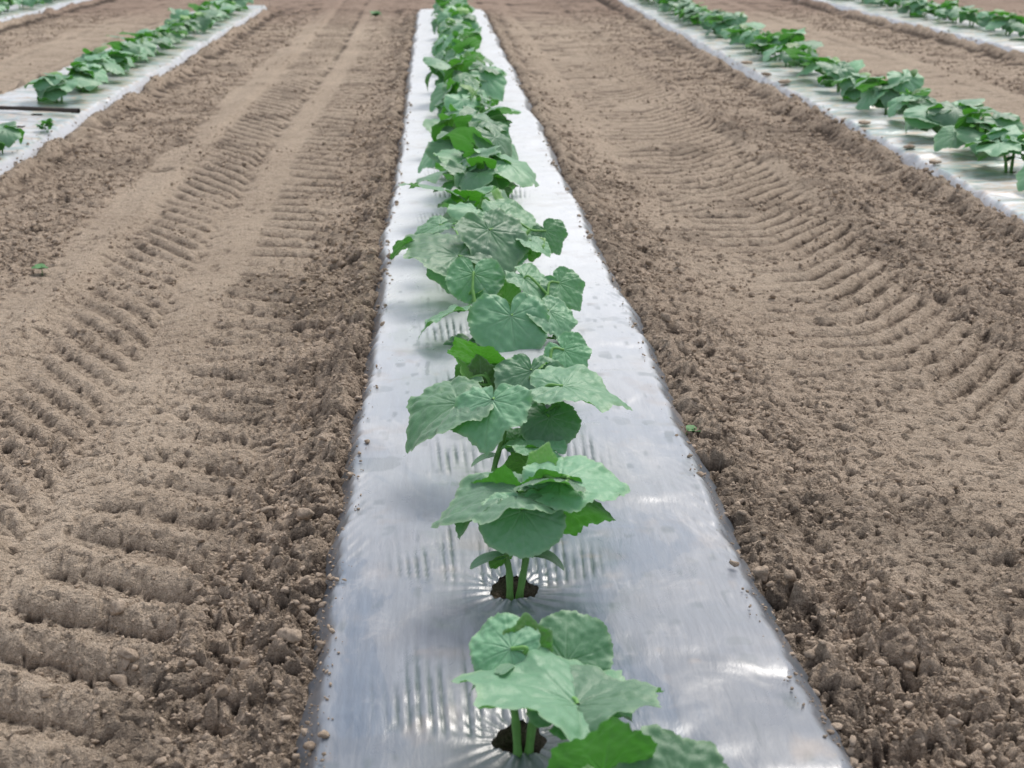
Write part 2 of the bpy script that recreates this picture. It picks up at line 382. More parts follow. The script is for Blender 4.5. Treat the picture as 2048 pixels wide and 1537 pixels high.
# ------------------------------------------------------------------ ground sheet
def build_ground():
    ys = [1.05]; k = .00098
    while ys[-1] < 19: ys.append(ys[-1]+k*max(ys[-1], 1.3)**1.5)
    ys = [-400, -60, -12, -4, -1.5, -.5, .1, .45, .7, .85, .95, 1.0] + ys + [19.3, 19.8, 20.6, 22, 25, 30, 40, 60, 100, 180, 400, 900]
    ys = np.array(ys); nc = 1150
    u = np.linspace(-1, 1, nc)
    W = .52*np.clip(ys, 1.0, 40)+.35; C = .05*np.clip(ys, 1.0, 40)
    core = np.clip(u/.94, -1, 1); tail = np.sign(u)*np.clip((np.abs(u)-.94)/.06, 0, 1)
    X = C[:, None] + W[:, None]*core[None, :] + (np.sign(tail)*(np.abs(tail)**3*600+np.abs(tail)*2))[None, :]
    Y = np.repeat(ys[:, None], nc, 1)
    spx = np.repeat((2*W/.94/nc)[:, None], nc, 1); spy = np.gradient(ys)[:, None]*np.ones((1, nc))
    sp = np.maximum(spx, spy*.7); sp = np.where(np.abs(u)[None, :] > .94, .5, sp)
    x = X.ravel(); y = Y.ravel(); s = sp.ravel()
    z, rough, cover, dark = soil(x, y, s, True)
    farout = (np.abs(x) > 30) | (y > 30) | (y < -3); z = np.where(farout, -.07, z)
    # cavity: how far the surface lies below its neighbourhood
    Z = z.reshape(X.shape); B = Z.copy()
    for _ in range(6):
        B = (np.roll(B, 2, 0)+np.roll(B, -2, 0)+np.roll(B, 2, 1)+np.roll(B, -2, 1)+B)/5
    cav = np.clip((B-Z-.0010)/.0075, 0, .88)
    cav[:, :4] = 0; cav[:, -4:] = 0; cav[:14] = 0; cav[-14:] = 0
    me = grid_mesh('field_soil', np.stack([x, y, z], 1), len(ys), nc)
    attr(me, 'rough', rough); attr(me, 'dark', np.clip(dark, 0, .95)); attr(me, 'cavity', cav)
    attr(me, 'head', sstep(13.5, 16.5, y+.5*noise(x, y, 1.2, 77))*(1-sstep(30, 60, y)))
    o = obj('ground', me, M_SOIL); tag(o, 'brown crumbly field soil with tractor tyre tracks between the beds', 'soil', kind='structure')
build_ground()

# ------------------------------------------------------------------ loose clods (uncountable)
def ico(sub):
    import bmesh
    bm = bmesh.new(); bmesh.ops.create_icosphere(bm, subdivisions=sub, radius=1)
    v = np.array([p.co[:] for p in bm.verts]); f = np.array([[q.index for q in p.verts] for p in bm.faces]); bm.free(); return v, f
def build_clods():
    iv, fi = ico(2); iv3, fi3 = ico(3)
    def shape(v, seed):
        r = np.random.default_rng(seed); d = np.ones(len(v))
        for _ in range(13):
            a = r.normal(size=3); a /= np.linalg.norm(a); c = r.uniform(.25, .75)
            p = v@a; d = np.where(p*d > c, d-(p*d-c)*.85, d)
        d = d*(1+.09*np.sin(v@r.normal(size=3)*5+1)+.07*np.sin(v@r.normal(size=3)*9))
        return v*d[:, None]*np.array([1, r.uniform(.55, .95), r.uniform(.5, .85)])
    protoS = [shape(iv, i) for i in range(12)]; protoL = [shape(iv3, 40+i) for i in range(8)]
    iv1, fi1 = ico(1); protoT = [shape(iv1, 80+i) for i in range(10)]
    r = np.random.default_rng(3); Vs, Fs, Ts = [], [], []; off = 0; cnt = 0
    def scatter(n, ymax, pw, thr, gain, rad_f, protos, faces, y0=1.1):
        nonlocal off, cnt
        y = y0+(r.random(n)**pw)*ymax; x = .05*y+(r.random(n)*2-1)*(.5*y+.3); rough = roughness_mask(x, y)
        keep = r.random(n) < np.clip(rough-thr, 0, 1)*gain
        for b in BEDS:
            tl, tr = bed_edges(b, y); spill = r.random(n) < .28; keep &= ~((x > tl-np.where(spill, -.012, .018)) & (x < tr+np.where(spill, -.014, .022)))
        x, y, rough = x[keep], y[keep], rough[keep]; rad = rad_f(len(x), y, rough)
        z = soil(x, y, np.full_like(x, .002))
        for b in BEDS:
            tl, tr = bed_edges(b, y); on = (x > tl-.03) & (x < tr+.03); z = np.where(on, np.maximum(z, bed_z(b, x, y)+.001), z)
        z = z+rad*.25
        which = r.integers(0, len(protos), len(x))
        for k, p in enumerate(protos):
            m = which == k; n_ = int(m.sum())
            if not n_: continue
            a = r.uniform(-.6, .6, n_); c = r.uniform(0, 6.283, n_)
            Rx = np.zeros((n_, 3, 3)); Rx[:, 0, 0] = 1; Rx[:, 1, 1] = np.cos(a); Rx[:, 1, 2] = -np.sin(a); Rx[:, 2, 1] = np.sin(a); Rx[:, 2, 2] = np.cos(a)
            Rz = np.zeros((n_, 3, 3)); Rz[:, 2, 2] = 1; Rz[:, 0, 0] = np.cos(c); Rz[:, 0, 1] = -np.sin(c); Rz[:, 1, 0] = np.sin(c); Rz[:, 1, 1] = np.cos(c)
            v = np.einsum('nij,vj->nvi', Rz@Rx, p)*rad[m][:, None, None]+np.stack([x[m], y[m], z[m]], 1)[:, None, :]
            Vs.append(v.reshape(-1, 3)); Fs.append((faces[None]+off+(np.arange(n_)*len(p))[:, None, None]).reshape(-1, 3)); off += n_*len(p)
            Ts.append(np.repeat(r.random(n_), len(p)))
        cnt += len(x)
    scatter(200000, 6, 1.5, -.05, .55, lambda n, y, g: np.clip(.0016*r.random(n)**-.35*(1+.12*(y-1.2)), .0016, .006), protoT, fi1)
    scatter(70000, 8, 1.6, .15, .6, lambda n, y, g: np.clip(.0036*r.random(n)**-.40*(1+.10*(y-1.5)), .0036, .012)*(.75+.3*g), protoS, fi)
    scatter(110000, 12, 1.3, .12, .75, lambda n, y, g: np.clip(.0055*r.random(n)**-.42*(1+.05*(y-4)), .005, .022)*(.7+.35*g), protoT, fi1, 4.0)
    scatter(3200, 7, 1.5, .45, .9, lambda n, y, g: np.clip(.010*r.random(n)**-.30, .010, .022)*(.75+.3*g), protoL, fi3)
    me = raw_mesh('soil_clods', np.concatenate(Vs), np.concatenate(Fs), False); attr(me, 'tone', np.concatenate(Ts))
    o = obj('soil_clods', me, M_CLOD); tag(o, 'loose crumbs and clods of dry brown soil scattered beside the beds', 'soil clods', kind='stuff')
    print('clods', cnt)
build_clods()

# ------------------------------------------------------------------ plastic film on each bed
LAB = {'centre': 'milky plastic film stretched over the middle bed down the centre of the photo',
       'right': 'creased plastic film on the bed right of the middle one, dusty and dotted with clods',
       'left': 'creased plastic film on the bed left of the middle one, crossed by a dark pipe',
       'far_right': 'plastic film on the bed in the top right corner of the photo',
       'far_left': 'plastic film on the bed in the top left corner of the photo'}
def build_film(b):
    side = b['n'] != 'centre'
    tl0, tr0 = b['tl'], b['tr']
    y = b['y0']; ys = [y]
    while y < b['y1']+.08:
        dy = .2 if y < .9 else ((.0045 if y < 3.2 else .0045+(y-3.2)*.0035) if not side else max(.012, .004*y))
        y += dy; ys.append(y)
    ys = np.array(ys); nx = 190 if not side else 90
    mid = np.linspace(0, 1, nx)
    s_ = np.concatenate([np.linspace(-1, 0, 14, endpoint=False), mid, np.linspace(1, 2, 15)[1:]])
    nc = len(s_); Y = np.repeat(ys[:, None], nc, 1); S = np.repeat(s_[None], len(ys), 0)
    tl, tr = bed_edges(b, Y)
    X = np.where(S < 0, tl+S*(tl0-b['fl']), np.where(S > 1, tr+(S-1)*(b['fr']-tr0), tl+S*(tr-tl)))
    x = X.ravel(); yv = Y.ravel(); z = bed_z(b, x, yv); touch = np.zeros_like(x)
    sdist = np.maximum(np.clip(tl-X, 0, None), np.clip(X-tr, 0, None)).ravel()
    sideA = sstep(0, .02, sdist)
    if not side:
        for i, (hx, hy, hr) in enumerate(b['holes']):
            if hy > 8: break
            dx = x-hx; dy = yv-hy; rr = np.hypot(dx, dy)
            th = np.arctan2(dx, dy); sd = i*17
            # straight gathers running along the bed, hanging in a bow behind the hole
            lam = .0150+.002*math.sin(i*3)
            bow = dy + .0*dx; lower = .012+1.2*dx*dx
            lenN = .20+.09*noise(dx*0+dx, dx*0+sd, .020, 9)
            env = sstep(lower-.035, lower+.01, bow)*(1-sstep(lower+lenN*.35, lower+lenN, bow))*(1-sstep(.11, .20, np.abs(dx+.02*math.sin(i))))
            amp = .60+.8*noise(dx, dy*.10+sd, .020, 13)
            ph = dx*(1-.10*np.clip(dy, 0, .3)/.3)/lam*2*np.pi + .9*noise(dx, dy*.06+sd, .03, 12)
            g = np.sin(ph)
            k = env*np.clip(amp*1.15, 0, 1)*sstep(hr, hr+.02, rr)
            z = z + .0016*g*k
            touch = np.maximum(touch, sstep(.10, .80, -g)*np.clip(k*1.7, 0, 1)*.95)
            # radiating gathers round the hole
            env2 = np.exp(-((rr-hr)/.035))*(rr > hr*.9)
            g2 = np.sin(th*19+2.5*noise(th, rr*4+sd, .5, 14))
            z = z + .0022*g2*np.clip(env2, 0, 1)
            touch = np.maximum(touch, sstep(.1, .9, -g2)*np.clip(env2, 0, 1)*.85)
            # flat dark belly where the film lies on wet soil
            bel = np.exp(-((dx/.11)**2+((dy-.004-1.1*dx*dx)/.018)**2))*(.6+.4*noise(x, yv, .02, 15))
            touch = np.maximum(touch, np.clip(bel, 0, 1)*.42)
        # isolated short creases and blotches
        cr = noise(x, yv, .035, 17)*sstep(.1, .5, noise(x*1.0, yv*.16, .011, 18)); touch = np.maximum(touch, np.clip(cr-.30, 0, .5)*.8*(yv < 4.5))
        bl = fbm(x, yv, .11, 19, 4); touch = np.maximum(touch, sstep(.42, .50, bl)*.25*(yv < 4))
        # creases running obliquely down the shoulders
        shx = np.minimum(np.abs(x-tl.ravel()), np.abs(x-tr.ravel()))
        sh = .6*np.exp(-(shx/.035)**2)*sstep(.1, .6, noise(x*0, yv, .22, 20)); gs = np.sin((yv*.5+np.abs(x-.17))/.011*2*np.pi*.5)
        z = z + .0016*gs*sh
        wave = .004*noise(x*.3, yv, .14, 25)+.0015*noise(x, yv, .05, 26); z = z+wave
    else:
        wx = x-(b['tl']+b['tr'])/2
        ph = yv + .25*wx + .05*noise(x, yv, .3, 27)
        w = .009*noise(ph, wx*.12+b['seed'], .10, 28)+.004*noise(ph, wx*.2, .045, 29)
        z = z + w*(1-sideA*.5)
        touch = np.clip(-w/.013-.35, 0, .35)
    dust = np.clip(sstep(.25, .7, fbm(x, yv, .09, 33, 4))*sstep(-.05, .04, sdist-.012+.02*noise(x, yv, .05, 34)), 0, 1)*.6
    dust = np.maximum(dust, (.25 if not side else .45)*sstep(.55, .8, fbm(x, yv, .05, 36, 3)))
    if not side:
        fy = np.where(x < .10, 1.605+.010*noise(x, yv*0, .06, 61), np.where(x > .30, 1.80-.5*np.clip(x-.36, 0, 1)+.03*noise(x, yv*0, .07, 62), 0))
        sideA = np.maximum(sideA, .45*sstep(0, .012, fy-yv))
    # cut the planting holes
    V = np.stack([x, yv, z], 1); inside = np.zeros(len(x), bool)
    for i, (hx, hy, hr) in enumerate(b['holes']):
        dx = V[:, 0]-hx; dy = V[:, 1]-hy; rr = np.hypot(dx, dy); a = np.arctan2(dx, dy)
        hr_ = hr*(1+.12*np.sin(3*a+i)+.06*np.sin(7*a+i*2))
        m = rr < hr_; inside |= m
        f = np.where(m & (rr > hr_-.014), hr_/np.maximum(rr, 1e-5), 1)
        V[:, 0] = hx+dx*f; V[:, 1] = hy+dy*f
    me = grid_mesh('plastic_film', V, len(ys), nc, keep=lambda q: ~inside[q].all(1))
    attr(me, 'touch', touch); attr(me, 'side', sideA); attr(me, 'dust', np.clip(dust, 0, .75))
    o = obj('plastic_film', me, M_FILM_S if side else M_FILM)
    tag(o, LAB[b['n']], 'plastic film', 'plastic mulch films over the raised beds')
for b in BEDS: build_film(b)

# ------------------------------------------------------------------ leaves
OUT = [(0, 1.10), (9, .97), (26, .79), (40, .81), (50, .85), (64, .73), (82, .70), (98, .73), (108, .67), (120, .60), (140, .55), (158, .47), (170, .33), (180, .10)]
OUT_ROUND = [(0, .93), (20, .88), (45, .84), (70, .78), (100, .72), (130, .66), (155, .54), (170, .36), (180, .10)]
OUT_COT = [(0, 1.0), (10, .93), (25, .62), (45, .40), (75, .28), (110, .22), (150, .16), (180, .04)]
def leaf_mesh(seed, shape='leaf', na=104, nr=16, width=1.0, fold=.15, cup=.12, droop=.25, wave=.05):
    r = np.random.default_rng(seed)
    tab = {'leaf': OUT, 'round': OUT_ROUND, 'cot': OUT_COT}[shape]
    th = np.linspace(-np.pi, np.pi, na, endpoint=False); ad = np.degrees(np.abs(th))
    rad = np.interp(ad, [p[0] for p in tab], [p[1] for p in tab])
    asym = 1+.05*np.sin(th+r.uniform(0, 6))+.03*np.sin(3*th+r.uniform(0, 6)); rad = rad*asym
    if shape != 'cot':
        f = (np.abs(th)*15/np.pi*1.0+.3) % 1; rad = rad*(1+.030*(f-.5)*sstep(0, .4, np.pi-np.abs(th))); rad *= 1+.012*r.normal(size=na)
    t = (np.arange(1, nr+1)/nr)**.85
    TH = np.repeat(th[None], nr, 0); RR = t[:, None]*rad[None]
    x = RR*np.sin(TH); y = RR*np.cos(TH); T = np.repeat(t[:, None], na, 1)
    # veins
    vein = np.zeros_like(x); hgt = np.zeros_like(x)
    if shape != 'cot':
        for a0 in (0, 33, -33, 68, -68, 108, -108, 145, -145):
            a = math.radians(a0+r.uniform(-4, 4)); along = x*math.sin(a)+y*math.cos(a); across = x*math.cos(a)-y*math.sin(a)
            ok = along > 0
            w = .012*(1-.6*T)+.005
            vein = np.maximum(vein, ok*np.exp(-(across/w)**2)*(1-.35*T))
            # side veins
            if abs(a0) < 120:
                f = ((along-np.abs(across)*.9)*6.5+r.random()) % 1
                sv = np.exp(-(np.minimum(f, 1-f)/.10)**2)*(np.abs(across) < .24*along+.02)*ok*sstep(.06, .2, along)
                vein = np.maximum(vein, sv*.55)
        hgt -= .020*vein; rx_, ry_ = x*np.cos(.5)+y*np.sin(.5), y*np.cos(.5)-x*np.sin(.5); hgt += .017*noise(rx_, ry_, .07, seed % 97)*T+.022*noise(rx_, ry_, .18, seed % 89)*T
        hgt += .016*np.sin(x*23+r.uniform(0, 6))*np.sin(y*21+r.uniform(0, 6))*T + .012*r.normal(size=(nr, na))*0
    else:
        vein = np.exp(-(x/.02)**2)*(y > 0)*.6
    z = hgt
    z = z + fold*np.abs(x)*1.0 - cup*(x*x+y*y)
    z = z + wave*T**2*np.sin(TH*r.integers(4, 7)+r.uniform(0, 6)) + wave*.4*T**3*np.sin(TH*11+r.uniform(0, 6))
    x = x*width
    # droop: bend the blade about x as it runs out to the tip, and lobes too
    an = droop*y*1.0; yy = np.where(np.abs(an) < 1e-4, y, np.sin(an)/np.where(np.abs(droop) < 1e-4, 1, droop)); zz = -(1-np.cos(an))/(droop if abs(droop) > 1e-4 else 1)
    y2 = yy+z*np.sin(an); z2 = zz+z*np.cos(an)
    V = np.concatenate([[[0, 0, 0]], np.stack([x, y2, z2], -1).reshape(-1, 3)])
    idx = 1+np.arange(nr*na).reshape(nr, na); nx = np.roll(idx, -1, 1)
    quads = np.stack([idx[:-1], idx[1:], nx[1:], nx[:-1]], -1).reshape(-1, 4)
    tris = np.stack([np.zeros(na, int), idx[0], nx[0]], -1)
    me = bpy.data.meshes.new('leaf')
    me.from_pydata(V.tolist(), [], [tuple(f[::-1]) for f in quads.tolist()]+[tuple(f[::-1]) for f in tris.tolist()])
    me.polygons.foreach_set('use_smooth', np.ones(len(me.polygons), bool)); me.update()
    if me.polygons[len(me.polygons)//2].normal.z < 0: me.flip_normals()
    attr(me, 'vein', np.concatenate([[1], vein.ravel()])); attr(me, 'edge', np.concatenate([[0], sstep(.9, 1, T).ravel()]))
    attr(me, 'tone', np.full(len(V), r.random()*.3))
    return me
def rot(az, pitch, roll):
    return Matrix.Rotation(-R(az), 4, 'Z') @ Matrix.Rotation(R(pitch), 4, 'X') @ Matrix.Rotation(R(roll), 4, 'Y')

def tube(pts, r0, r1, sides=8):
    pts = [Vector(p) for p in pts]
    # catmull-rom resample
    P = [pts[0]*2-pts[1]]+pts+[pts[-1]*2-pts[-2]]; C = []
    for i in range(1, len(P)-2):
        for k in range(5):
            t = k/5; a, b_, c, d = P[i-1], P[i], P[i+1], P[i+2]
            C.append(.5*((2*b_)+(c-a)*t+(2*a-5*b_+4*c-d)*t*t+(3*b_-a-3*c+d)*t*t*t))
    C.append(pts[-1]); n = len(C); V = []; Fc = []
    for i, p in enumerate(C):
        d = (C[min(i+1, n-1)]-C[max(i-1, 0)]).normalized(); s = d.cross(Vector((.3, .9, .1)))
        if s.length < .05: s = d.cross(Vector((1, 0, 0)))
        s.normalize(); t = d.cross(s); rr = r0+(r1-r0)*i/(n-1)
        rr *= 1+.10*math.sin(i*2.1)
        for k in range(sides):
            a = 2*math.pi*k/sides; V.append(p+(s*math.cos(a)+t*math.sin(a))*rr)
    for i in range(n-1):
        for k in range(sides):
            Fc.append((i*sides+k, i*sides+(k+1) % sides, (i+1)*sides+(k+1) % sides, (i+1)*sides+k))
    return V, Fc
def tube_mesh(name, lst):
    V = []; Fc = []
    for pts, r0, r1 in lst:
        v, f = tube(pts, r0, r1); o = len(V); V += v; Fc += [tuple(i+o for i in q) for q in f]
    me = bpy.data.meshes.new(name); me.from_pydata([tuple(v) for v in V], [], Fc)
    me.polygons.foreach_set('use_smooth', np.ones(len(Fc), bool)); me.update(); return me

# a bank of blades shared by the ordinary plants
BANK = [leaf_mesh(100+i, ['leaf', 'leaf', 'round'][i % 3], 72, 9, random.uniform(.95, 1.12), random.uniform(-.05, .32), random.uniform(.05, .3), random.uniform(.1, .8), random.uniform(.03, .09)) for i in range(14)]
COT = leaf_mesh(300, 'cot', 48, 7, 1.0, .1, .1, .5, .01)
for me in BANK+[COT]: me.materials.append(M_LEAF)
YB = [m.copy() for m in BANK[:3]]
for me in YB: me.materials.clear(); me.materials.append(M_YOUNG)

def thing(name, loc, label, cat, group):
    o = bpy.data.objects.new(name, None); COL.objects.link(o); o.location = loc; o.empty_display_size = .05
    tag(o, label, cat, group); return o
GRP = {'centre': 'cucumber plants in the middle bed', 'right': 'cucumber plants in the bed right of the middle one', 'left': 'cucumber plants in the bed left of the middle one',
       'far_right': 'cucumber plants in the far right bed', 'far_left': 'cucumber plants in the far left bed'}

def put_leaf(parent, me, attach_local, L, az, pitch, roll):
    o = obj('leaf', me, None, parent); M = rot(az, pitch, roll)
    o.location = attach_local; o.rotation_euler = M.to_euler(); o.scale = (L, L, L); return o

def hero(base, label, leaves, stems):
    """leaves: (px, py, Y, L, az, pitch, roll, kind, fold, droop)"""
    t = thing('cucumber_plant', base, label, 'plant', GRP['centre'])
    tops = []
    for pts in stems:
        loc = [at(*p)-base for p in pts]
        loc[0].z = min(loc[0].z, -.02)
        me = tube_mesh('stem', [(loc, .0060, .0045)]); obj('stem', me, M_STEM, t); tops.append(loc)
    r = random.Random(int(base.y*1000)); n0 = len(leaves); leaves = list(leaves)
    if base.y > 1.8:
        for k in range(4):
            st = r.choice(tops); p = st[1].lerp(st[-1], r.uniform(.1, .9)) + base + Vector((r.uniform(-.05, .05), r.uniform(-.01, .05), r.uniform(-.01, .02)))
            q = CR.transposed() @ (p-CAM)
            leaves.append((CX+F*q.x/-q.z, CY-F*q.y/-q.z, p.y, r.uniform(.038, .062), r.uniform(0, 360), r.uniform(-45, 55), r.uniform(-20, 20), r.choice(['leaf', 'leaf', 'young']), .2, .4))
    for i, lf in enumerate(leaves):
        px, py, Y, L, az, pitch, roll = lf[:7]; kind = lf[7] if len(lf) > 7 else 'leaf'; fold = lf[8] if len(lf) > 8 else .15; droop = lf[9] if len(lf) > 9 else .3
        a = at(px, py, Y)-base
        young = kind == 'young'; sh = {'young': 'leaf'}.get(kind, kind)
        me = leaf_mesh(int(px*7+py), sh, 140, 22, 1.06 if sh != 'cot' else 1, fold, .10, droop, .045 if sh != 'cot' else .01)
        me.materials.append(M_YOUNG if young else M_LEAF)
        o = put_leaf(t, me, a, L, az, pitch, roll)
        # petiole from the nearest stem, arriving at the sinus
        best = min((p for s in tops for p in s[1:]), key=lambda p: (p-a).length + max(0, p.z-a.z)*.8)
        ddir = rot(az, pitch, roll).to_3x3() @ Vector((0, 1, 0))
        if kind != 'cot' and (best-a).length > .008:
            mid = best.lerp(a, .55)+Vector((0, 0, .012))-ddir*.015; mid.z = min(mid.z, a.z+.004)
            w = obj('petiole', tube_mesh('petiole', [([best, mid, a], .0034, .0026)]), M_STEM, o); w.matrix_parent_inverse = o.matrix_basis.inverted()
    return t

B = {b['n']: b for b in BEDS}
H = B['centre']['holes']
def base(i): return Vector((H[i][0], H[i][1], -.012))
# plant whose leaves rise into the bottom edge of the frame
hero(base(0), 'cucumber plant cut off by the bottom edge, a dark leaf and pale leaf in view', [
  (1205, 1545, 1.33, .082, 172, 72, 0, 'leaf', .1, -.2), (1362, 1600, 1.30, .092, -25, 44, -8, 'leaf', .1, .3),
  (1100, 1640, 1.2, .09, -90, 10, 0), (1250, 1660, 1.1, .11, 160, -10, 0), (1330, 1640, 1.15, .09, 90, 5, 0), (1180, 1620, 1.2, .04, 0, 60, 0, 'young')],
  [[(1150, 1860, 1.12), (1180, 1720, 1.16), (1230, 1620, 1.22)], [(1170, 1860, 1.12), (1250, 1740, 1.14), (1320, 1660, 1.18)]])
hero(base(1), 'nearest whole cucumber plant, two stems rising from a dark hole, one broad pale leaf', [
  (1156, 1410, 1.50, .155, -66, 17, 12, 'leaf', .20, .30), (1150, 1412, 1.50, .118, 62, 16, -12, 'leaf', .18, .55),
  (1132, 1325, 1.62, .076, 8, 46, 0, 'round', .10, .1), (1022, 1298, 1.60, .066, -75, 12, -34, 'round', -.1, .5),
  (1050, 1300, 1.62, .045, 12, 72, 20, 'young', .3, .1), (985, 1352, 1.56, .042, -82, -10, 0, 'cot', .1, 1.0), (1000, 1345, 1.56, .03, 40, 10, 0, 'cot')],
  [[(1037, 1484, 1.555), (1030, 1430, 1.557), (1018, 1375, 1.56), (1040, 1318, 1.60)], [(1056, 1484, 1.56), (1066, 1440, 1.56), (1080, 1395, 1.55), (1115, 1360, 1.58)]])
hero(base(2), 'second whole cucumber plant, two stems and narrow seed leaves above its dark hole', [
  (1046, 1022, 1.93, .080, 178, -38, 0, 'round', .05, .35), (1034, 985, 1.97, .135, -101, 0, 4, 'leaf', .12, .5),
  (965, 1012, 1.96, .058, -125, -14, 20, 'leaf', .2, .5), (1120, 962, 1.98, .118, 80, 8, 4, 'leaf', .05, .45),
  (1132, 966, 1.95, .076, -74, 10, 18, 'leaf', .15, .6), (1018, 1020, 2.02, .078, -160, 74, 0, 'leaf', .1, -.1),
  (1092, 1002, 2.02, .100, 97, -2, -62, 'leaf', .0, .3), (1058, 1040, 1.99, .060, 170, 78, 0, 'young', .1, .0),
  (1003, 1112, 1.98, .055, -93, 4, 0, 'cot', .1, .7), (1068, 1106, 1.99, .062, 96, -4, 0, 'cot', .1, .8),
  (1085, 935, 2.05, .035, 30, 65, 0, 'young', .3, 0)],
  [[(1020, 1180, 1.995), (1018, 1140, 1.995), (1008, 1098, 1.99), (1020, 1030, 1.98)], [(1037, 1180, 2.0), (1048, 1140, 2.0), (1058, 1090, 2.0), (1085, 1020, 2.0), (1095, 960, 2.01)]])
hero(base(3), 'third whole cucumber plant, broad leaves spreading wide to both sides', [
  (918, 806, 2.42, .128, -112, -16, -2, 'leaf', .15, .45), (985, 800, 2.38, .098, -165, -30, 12, 'leaf', .05, .3),
  (1100, 835, 2.42, .072, 172, -38, 0, 'round', .05, .3), (1088, 868, 2.46, .078, 150, 66, 0, 'leaf', .05, 0),
  (1092, 898, 2.36, .078, -72, 14, 0, 'leaf', .2, .4), (1126, 772, 2.46, .135, 92, -1, 2, 'leaf', .12, .5),
  (1052, 930, 2.37, .055, 165, 66, 0, 'young', .1, 0), (1070, 815, 2.5, .06, 100, 62, 0, 'leaf', .2, 0), (985, 910, 2.42, .045, -95, -5, 0, 'cot', .1, .6)],
  [[(985, 968, 2.43), (990, 930, 2.43), (1005, 880, 2.43), (1022, 800, 2.44)], [(1003, 968, 2.43), (1030, 915, 2.42), (1060, 860, 2.44), (1090, 800, 2.47)]])
hero(base(4), 'fourth whole cucumber plant, yellow-green young tip between pale leaves', [
  (1062, 742, 2.86, .098, -172, -42, 0, 'leaf', .1, .2), (1052, 795, 2.84, .095, 52, 24, 0, 'leaf', .35, .3),
  (962, 768, 2.88, .058, -10, 74, 0, 'young', .2, 0), (940, 765, 2.86, .05, -45, 62, 20, 'young', .2, 0), (985, 765, 2.9, .05, 30, 66, 0, 'young', .2, 0),
  (930, 760, 2.85, .085, -98, -8, 10, 'leaf', .1, .5), (962, 722, 2.92, .085, -130, 46, 20, 'young', .1, -.1),
  (1128, 700, 2.92, .072, 128, -36, 30, 'leaf', .1, .2), (1085, 790, 2.9, .07, 100, 60, 0, 'leaf', .1, 0), (1100, 760, 2.94, .07, 20, 20, 0)],
  [[(1000, 845, 2.87), (995, 810, 2.87), (980, 770, 2.88), (965, 730, 2.9)], [(1015, 845, 2.87), (1035, 800, 2.87), (1060, 760, 2.88), (1100, 720, 2.9)]])
hero(base(5), 'fifth whole cucumber plant, one very large round leaf facing the camera', [
  (1022, 632, 3.28, .125, 176, -52, 0, 'round', .03, .25), (1098, 622, 3.32, .092, 136, -38, 0, 'leaf', .08, .3),
  (908, 622, 3.3, .100, -100, -14, 14, 'leaf', .12, .4), (948, 548, 3.42, .092, -178, -48, 0, 'round', .08, .25),
  (1048, 556, 3.40, .098, 122, -32, 0, 'leaf', .15, .3), (1118, 566, 3.42, .080, 124, -40, 26, 'leaf', .15, .2),
  (1010, 600, 3.4, .06, 0, 60, 0, 'young', .2, 0), (1130, 680, 3.3, .07, 110, -30, 0, 'leaf', .2, .4), (930, 690, 3.3, .07, -140, -30, 0, 'leaf', .2, .4)],
  [[(1000, 745, 3.31), (985, 700, 3.31), (960, 650, 3.32), (945, 580, 3.38)], [(1012, 745, 3.31), (1030, 690, 3.31), (1060, 640, 3.33), (1095, 590, 3.38)]])
hero(base(6), 'sixth whole cucumber plant, two large veined leaves side by side', [
  (916, 512, 3.68, .165, -52, 20, -6, 'leaf', .10, .25), (978, 460, 3.78, .145, 146, -40, 0, 'leaf', .10, .3),
  (1000, 432, 3.9, .142, 102, -20, 12, 'leaf', .1, .3), (905, 520, 3.75, .088, -165, -62, 0, 'leaf', .2, .1),
  (1062, 482, 3.82, .075, 110, -22, 0, 'round', .1, .3), (1092, 462, 3.9, .07, 135, -45, 30, 'leaf', .1, .2),
  (812, 488, 3.75, .055, -92, -30, 30, 'leaf', .2, .4), (955, 520, 3.75, .07, 10, 70, 0, 'young', .2, 0), (880, 450, 3.95, .09, -110, -15, 0)],
  [[(985, 620, 3.75), (970, 580, 3.75), (950, 530, 3.75), (920, 480, 3.8)], [(1000, 620, 3.75), (1010, 560, 3.76), (1020, 500, 3.8), (1060, 460, 3.85)]])

